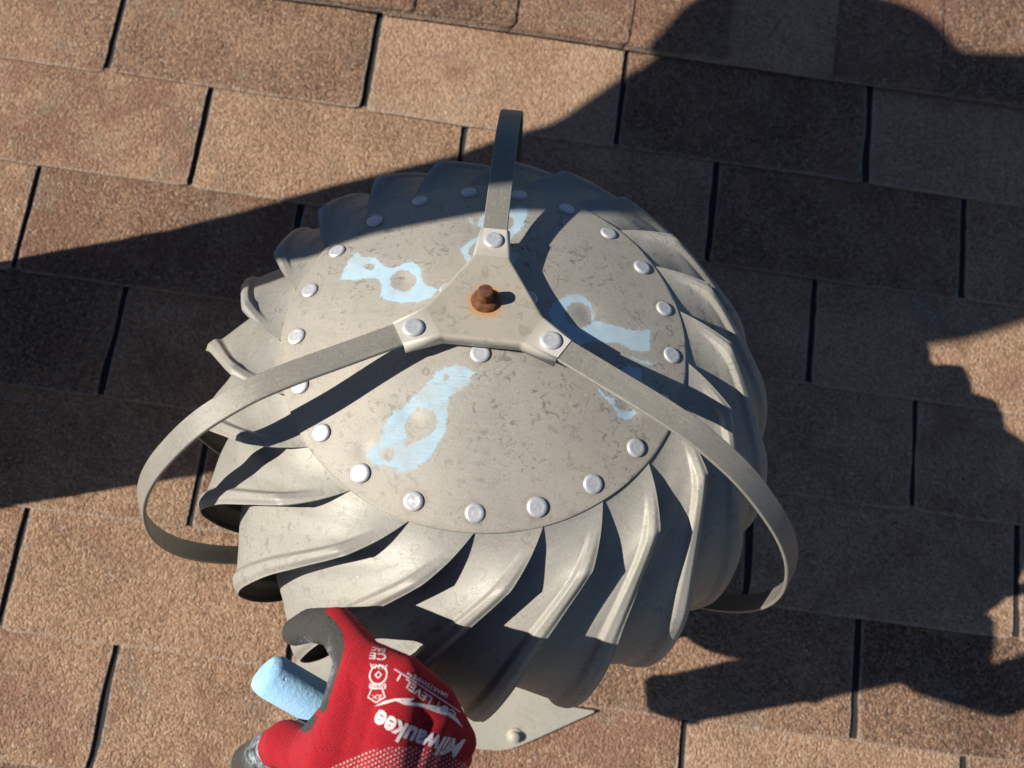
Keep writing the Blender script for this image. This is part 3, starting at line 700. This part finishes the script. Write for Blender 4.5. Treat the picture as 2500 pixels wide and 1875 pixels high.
def finish_glove(me):
    n = len(me.vertices); co = np.zeros(n * 3); me.vertices.foreach_get('co', co); P = co.reshape(-1, 3)
    no = np.zeros(n * 3); me.vertices.foreach_get('normal', no); N = no.reshape(-1, 3)
    D = P - HO; U = D @ HU; Vv = D @ HV
    X = U / MM + 950; Y = -Vv / MM + 1720
    coat = np.zeros(n)
    # the dipped palm side: everything that looks away from the back of the hand
    coat = np.maximum(coat, sm(.25, -.15, N @ HN) * 0 + sm(-.05, -.35, N @ HN))
    segs = [('iM', 'iP'), ('iP', 'iD'), ('iD', 'iT'), ('mM', 'mP'), ('mP', 'mD'), ('mD', 'mT'), ('rM', 'rP'), ('rP', 'rD'), ('rD', 'rT'), ('pM', 'pP'), ('pP', 'pD'), ('pD', 'pT'), ('tC', 'tM'), ('tM', 'tI'), ('tI', 'tT'), ('W1', 'iM'), ('W2', 'mM'), ('W2', 'rM'), ('W2', 'pM')]
    ds = np.stack([seg_info(P, HP[a], HP[b])[0] for a, b in segs]); near = ds.argmin(0)
    tth = seg_info(P, HP['tI'], HP['tT'])[1]
    # index finger: the dip wraps round its inner side
    bx = np.array([760, 792, 822, 830, 824, 815, 806, 800]); by = np.array([1485, 1511, 1552, 1593, 1625, 1660, 1690, 1720])
    lim = np.interp(Y, by, bx); idx = (near <= 2) | (near == 15)
    coat = np.where(idx & (Y < 1735), np.maximum(coat, sm(10, -10, X - lim)), coat)
    th = (near == 14); coat = np.where(th, np.maximum(coat, sm(.10, .30, tth)), coat)
    coat = np.maximum(coat, sm(36, 16, np.hypot((X - 732) / 1.25, Y - 1762)))
    coat = np.where((near >= 4) & (near <= 11) & ~((near == 3) | (near == 6) | (near == 9)), 1.0, coat)
    dust = np.maximum(sm(42, 8, np.hypot(X - 703, Y - 1578)), np.maximum(.8 * sm(90, 20, np.hypot(X - 600, Y - 1850)), .6 * sm(40, 5, np.abs(X - 785) + np.abs(Y - 1640) * .4)))
    yc = 1812 + ((X - 985) / 190.0) ** 2 * 62
    cuff = sm(-6, 6, Y - yc)
    for nm, A in (('coat', coat), ('dust', dust), ('cuff', cuff)):
        at = me.attributes.new(nm, 'FLOAT', 'POINT'); at.data.foreach_set('value', A.astype(float))
    uv = me.uv_layers.new(name='hand'); li = np.zeros(len(me.loops), int); me.loops.foreach_get('vertex_index', li)
    a = math.radians(-23); Ur = U * math.cos(a) - Vv * math.sin(a); Vr = U * math.sin(a) + Vv * math.cos(a)
    uv.data.foreach_set('uv', np.stack([Ur[li], Vr[li]], 1).ravel())
    me.materials.clear(); me.materials.append(M['glove'])
finish_glove(glove_me); glove_me.name = 'glove'
def child_world(name, me, parent):
    o = obj(name, me, parent); o.matrix_parent_inverse = Matrix.Translation(parent.location).inverted(); return o
glove = child_world('glove', glove_me, person)
tag(glove, 'red knit glove with grey rubber-dipped fingers and white print')

# printing on the back of the glove
def ink_mat():
    t = NT('glove_print'); v = t.objco(); n = t.noise(v, 1400, 3, .6)
    return t.fin(color=t.mix(t.smooth(n, .5, .72), (.74, .68, .68), (.50, .20, .22)), rough=.8)
M['ink'] = ink_mat()
bm_ = bmesh.new(); bm_.from_mesh(glove_me); BV = BVHTree.FromBMesh(bm_)
def drape(bm, name):
    """lay flat layout geometry (x, y in glove units) on the glove"""
    xs = [v.co.x for v in bm.verts]; ys = [v.co.y for v in bm.verts]
    for ax, lo, hi in ((0, min(xs), max(xs)), (1, min(ys), max(ys))):
        c = lo + 6
        while c < hi:
            pl = Vector((c, 0, 0)) if ax == 0 else Vector((0, c, 0)); nn = Vector((1, 0, 0)) if ax == 0 else Vector((0, 1, 0))
            bmesh.ops.bisect_plane(bm, geom=bm.verts[:] + bm.edges[:] + bm.faces[:], plane_co=pl, plane_no=nn); c += 6
    bad = []
    for v in bm.verts:
        o = HO + HU * ((v.co.x - 950) * MM) - HV * ((v.co.y - 1720) * MM) + HN * .15
        h = BV.ray_cast(Vector(o), Vector(-HN), .4)
        if h[0] is None: bad.append(v); continue
        v.co = h[0] + h[1] * .00035
    bmesh.ops.delete(bm, geom=bad, context='VERTS')
    bmesh.ops.recalc_face_normals(bm, faces=bm.faces)
    me = bpy.data.meshes.new(name); bm.to_mesh(me); bm.free(); me.materials.append(M['ink'])
    o = obj(name, me, glove); o.matrix_parent_inverse = Matrix.Identity(4)
    return o
def text_bm(s, p0, p1, height, shear=0.0, bold=0.0, bend=0.0):
    """text whose first letter stands at p0 and last at p1, tops on the wrist side"""
    cu = bpy.data.curves.new('t', 'FONT'); cu.body = s; cu.size = 1.0; cu.shear = shear; cu.offset = bold; cu.resolution_u = 3
    o = bpy.data.objects.new('t', cu); COL.objects.link(o); dg = bpy.context.evaluated_depsgraph_get(); dg.update()
    me = bpy.data.meshes.new_from_object(o.evaluated_get(dg)); bpy.data.objects.remove(o)
    bm = bmesh.new(); bm.from_mesh(me); bpy.data.meshes.remove(me)
    x0 = min(v.co.x for v in bm.verts); x1 = max(v.co.x for v in bm.verts)
    p0, p1 = np.array(p0, float), np.array(p1, float); e = p1 - p0; L = np.linalg.norm(e); e /= L; up = np.array([e[1], -e[0]])
    for v in bm.verts:
        t = (v.co.x - x0) / (x1 - x0); q = p0 + e * L * t + up * (v.co.y * height / .7 + bend * 4 * t * (1 - t)); v.co = (q[0], q[1], 0)
    return bm
def poly_bm(P):
    bm = bmesh.new(); f = bm.faces.new([bm.verts.new((x, y, 0)) for x, y in P]); bmesh.ops.triangulate(bm, faces=[f]); return bm
def ring_bm(cx, cy, r0, r1, n=24, sq=1.0, a0=0.0):
    bm = bmesh.new(); A = [bm.verts.new((cx + r0 * math.cos(a0 + 2 * PI * i / n), cy + sq * r0 * math.sin(a0 + 2 * PI * i / n), 0)) for i in range(n)]; B = [bm.verts.new((cx + r1 * math.cos(a0 + 2 * PI * i / n), cy + sq * r1 * math.sin(a0 + 2 * PI * i / n), 0)) for i in range(n)]
    for i in range(n): bm.faces.new((A[i], B[i], B[(i + 1) % n], A[(i + 1) % n]))
    return bm
drape(text_bm('Milwaukee', (1150, 1804), (926, 1729), 43, .22, .030, 12), 'printed_lettering')
drape(poly_bm([(917, 1724), (940, 1712), (965, 1706), (1010, 1706), (997, 1714), (1029, 1717), (1093, 1727), (1090, 1734), (1106, 1740), (1122, 1753), (1140, 1775), (1116, 1758), (1096, 1745), (1068, 1738), (1077, 1732), (1029, 1724), (986, 1720), (996, 1711), (965, 1711), (941, 1718)]), 'printed_lightning_bolt')
drape(text_bm('CUT LEVEL 1', (1118, 1738), (973, 1652), 17, 0, .012, 4), 'printed_lettering')
drape(text_bm('SMARTSWIPE\u2122', (1094, 1697), (992, 1645), 9, 0, .01, 2), 'printed_lettering')
drape(poly_bm([(1128, 1739), (958, 1643), (959, 1641), (1129, 1737)]), 'printed_rule')
drape(text_bm('3131A', (942, 1633), (899, 1628), 10, 0, .01), 'printed_lettering')
drape(text_bm('EN388', (941, 1674), (901, 1673), 11, 0, .01), 'printed_lettering')
drape(text_bm('CE', (938, 1607), (897, 1602), 15, 0, .012), 'printed_lettering')
drape(text_bm('EAC', (934, 1594), (900, 1588), 9, 0, .012), 'printed_lettering')
drape(ring_bm(921, 1654, 19, 22), 'printed_ring'); drape(ring_bm(921, 1654, 6, 9, 4), 'printed_ring')
drape(ring_bm(920, 1698, 20, 23, 5, .8, .3), 'printed_pentagon'); drape(text_bm('2X', (934, 1699), (908, 1698), 9), 'printed_lettering')

# the rest of the person, kneeling off to the left; only the glove and cuff come into the picture
def cloth_mat(name, c):
    t = NT(name); v = t.objco(); n = t.noise(v, 12, 5, .6); w = t.noise(v, 900, 2)
    return t.fin(color=t.mix(n, tuple(x * .7 for x in c), c), rough=.9, normal=t.bump(t.math('ADD', n, t.math('MULTIPLY', w, .05)), .5, .02))
M['jacket'] = cloth_mat('jacket_cloth', (.045, .05, .06)); M['trousers'] = cloth_mat('trouser_cloth', (.07, .075, .09)); M['skin'] = cloth_mat('skin', (.50, .32, .24)); M['boot'] = cloth_mat('boot_leather', (.10, .06, .035)); M['hair'] = cloth_mat('hair', (.035, .025, .02))
A3 = lambda *x: np.array(x, float)
fl_ = (A3(1, 0, 0), .72)
elbR = A3(-.20, -.345, .87); shR = A3(-.74, -.055, 1.11); shL = A3(-.75, .205, 1.025); elbL = A3(-.74, .250, .915)
jacket = capsules([(A3(-.77, -.022, .42), A3(-.75, 0, .72), .146, .172, fl_), (A3(-.75, 0, .72), A3(-.75, .006, .99), .176, .172, fl_), (A3(-.75, .0, 1.0), shR, .12, .065), (A3(-.75, .09, 1.03), shL, .10, .078),
                   (shR, elbR, .055, .046), (elbR, HP['arm'] + A3(-.004, .002, .010), .042, .028), (shL, elbL, .075, .058), (A3(-.75, .10, .78), A3(-.745, .225, .88), .06, .05), (A3(-.75, .09, .70), A3(-.745, .185, .82), .06, .05), (elbL, A3(-.40, -.02, 1.0), .055, .042), (A3(-.40, -.02, 1.0), A3(-.20, -.22, .99), .042, .036), (A3(-.745, .045, 1.06), A3(-.74, .045, 1.17), .150, .125)], .012, 4)
jacket.materials.append(M['jacket']); child_world('jacket', jacket, person).data.name = 'jacket'
trousers = capsules([(A3(-.77, -.022, .44), A3(-.77, -.022, .36), .146, .140, fl_), (A3(-.77, -.085, .34), A3(-.76, -.085, .07), .080, .072), (A3(-.77, .035, .34), A3(-.76, .035, .10), .080, .075), (A3(-.77, -.02, .34), A3(-.76, -.02, .10), .085, .085), (A3(-.77, -.085, .05), A3(-1.18, -.12, .0), .065, .045), (A3(-.77, .035, .09), A3(-1.18, .07, .06), .065, .045)], .012, 4)
trousers.materials.append(M['trousers']); child_world('trousers', trousers, person)
for y, z in ((-.12, .0), (.07, .06)):
    b = capsules([(A3(-1.16, y, z), A3(-1.25, y, z + .01), .045, .042), (A3(-1.25, y, z), A3(-1.30, y, z - .06 + .0), .040, .034)], .010, 3); b.materials.append(M['boot']); child_world('boot', b, person)
head = capsules([(A3(-.74, .02, 1.12), A3(-.72, .02, 1.20), .055, .055), (A3(-.715, .02, 1.26), A3(-.715, .02, 1.30), .078, .086), (A3(-.68, .02, 1.22), A3(-.655, .02, 1.20), .050, .040), (A3(-.628, .02, 1.255), A3(-.618, .02, 1.240), .012, .014), (A3(-.72, .105, 1.27), A3(-.72, .108, 1.25), .016, .012), (A3(-.72, -.065, 1.27), A3(-.72, -.068, 1.25), .016, .012)], .007, 4)
head.materials.append(M['skin']); child_world('head', head, person)
hair = capsules([(A3(-.735, .02, 1.31), A3(-.735, .02, 1.33), .090, .085), (A3(-.765, .02, 1.25), A3(-.76, .02, 1.30), .070, .085)], .009, 3); hair.materials.append(M['hair']); child_world('hair', hair, person)
hl = capsules([(A3(-.20, -.22, .99), A3(-.13, -.27, .99), .030, .030), (A3(-.13, -.25, .985), A3(-.07, -.25, .975), .011, .009), (A3(-.13, -.265, .995), A3(-.065, -.268, .99), .011, .009), (A3(-.13, -.282, 1.0), A3(-.07, -.288, 1.0), .010, .009), (A3(-.14, -.297, 1.0), A3(-.085, -.306, 1.005), .0095, .0085), (A3(-.16, -.24, .97), A3(-.105, -.225, .955), .013, .010)], .004, 3)
hl.materials.append(M['skin']); child_world('bare_hand', hl, person)

# ------------------------------------------------------------------ chalk stick in the glove
def chalk_mat():
    t = NT('chalk'); v = t.objco(); n = t.noise(v, 160, 5, .7); p = t.vor(v, 150)
    pit = t.smooth(p, .16, .05)
    c = t.mix(n, (.30, .58, .86), (.40, .67, .90)); c = t.mix(t.math('MULTIPLY', pit, .6), c, (.20, .42, .70))
    h = t.math('SUBTRACT', t.math('MULTIPLY', t.noise(v, 420, 4, .65), .6), pit)
    return t.fin(color=c, rough=.95, normal=t.bump(h, .55, .0018), spec=.1)
M['chalk'] = chalk_mat()
def chalk_mesh():
    r = .0121; n = 36; prof = [(0, .40), (.0002, .66), (.0010, .80), (.0032, .91), (.0060, .985), (.0075, 1.0), (.03, 1.0), (.055, 1.0), (.085, 1.0), (.0862, .93), (.0866, .8), (.0866, .0)]
    rg = np.random.default_rng(3); V = []
    for x, f in prof:
        for i in range(n):
            a = 2 * PI * i / n; fl = 1 - .045 * max(0, math.cos(a - 2.0)) ** 6 - .05 * max(0, math.cos(a - .4)) ** 8
            j = 1 + rg.normal(0, .006)
            V.append((x + (.0016 * math.cos(a - .7) if x < .004 else 0), r * f * fl * j * math.cos(a), r * f * fl * j * math.sin(a)))
    F = grid_faces(n, len(prof), True); F.append(tuple(range(n)))
    me = mesh('chalk_stick', V, F, M['chalk'])
    bmx = bmesh.new(); bmx.from_mesh(me); bmesh.ops.recalc_face_normals(bmx, faces=bmx.faces); bmx.to_mesh(me); bmx.free(); sharp(me, 55); return me
c0, c1 = Vector((-0.1111, -0.2425, 0.3313)), Vector((-0.0476, -0.2653, 0.3043))
ck = obj('chalk_stick', chalk_mesh()); ck.matrix_world = Matrix.Translation(c0) @ (c1 - c0).to_track_quat('X', 'Z').to_matrix().to_4x4()
tag(ck, 'thick stick of light blue chalk held in the red glove', 'chalk')
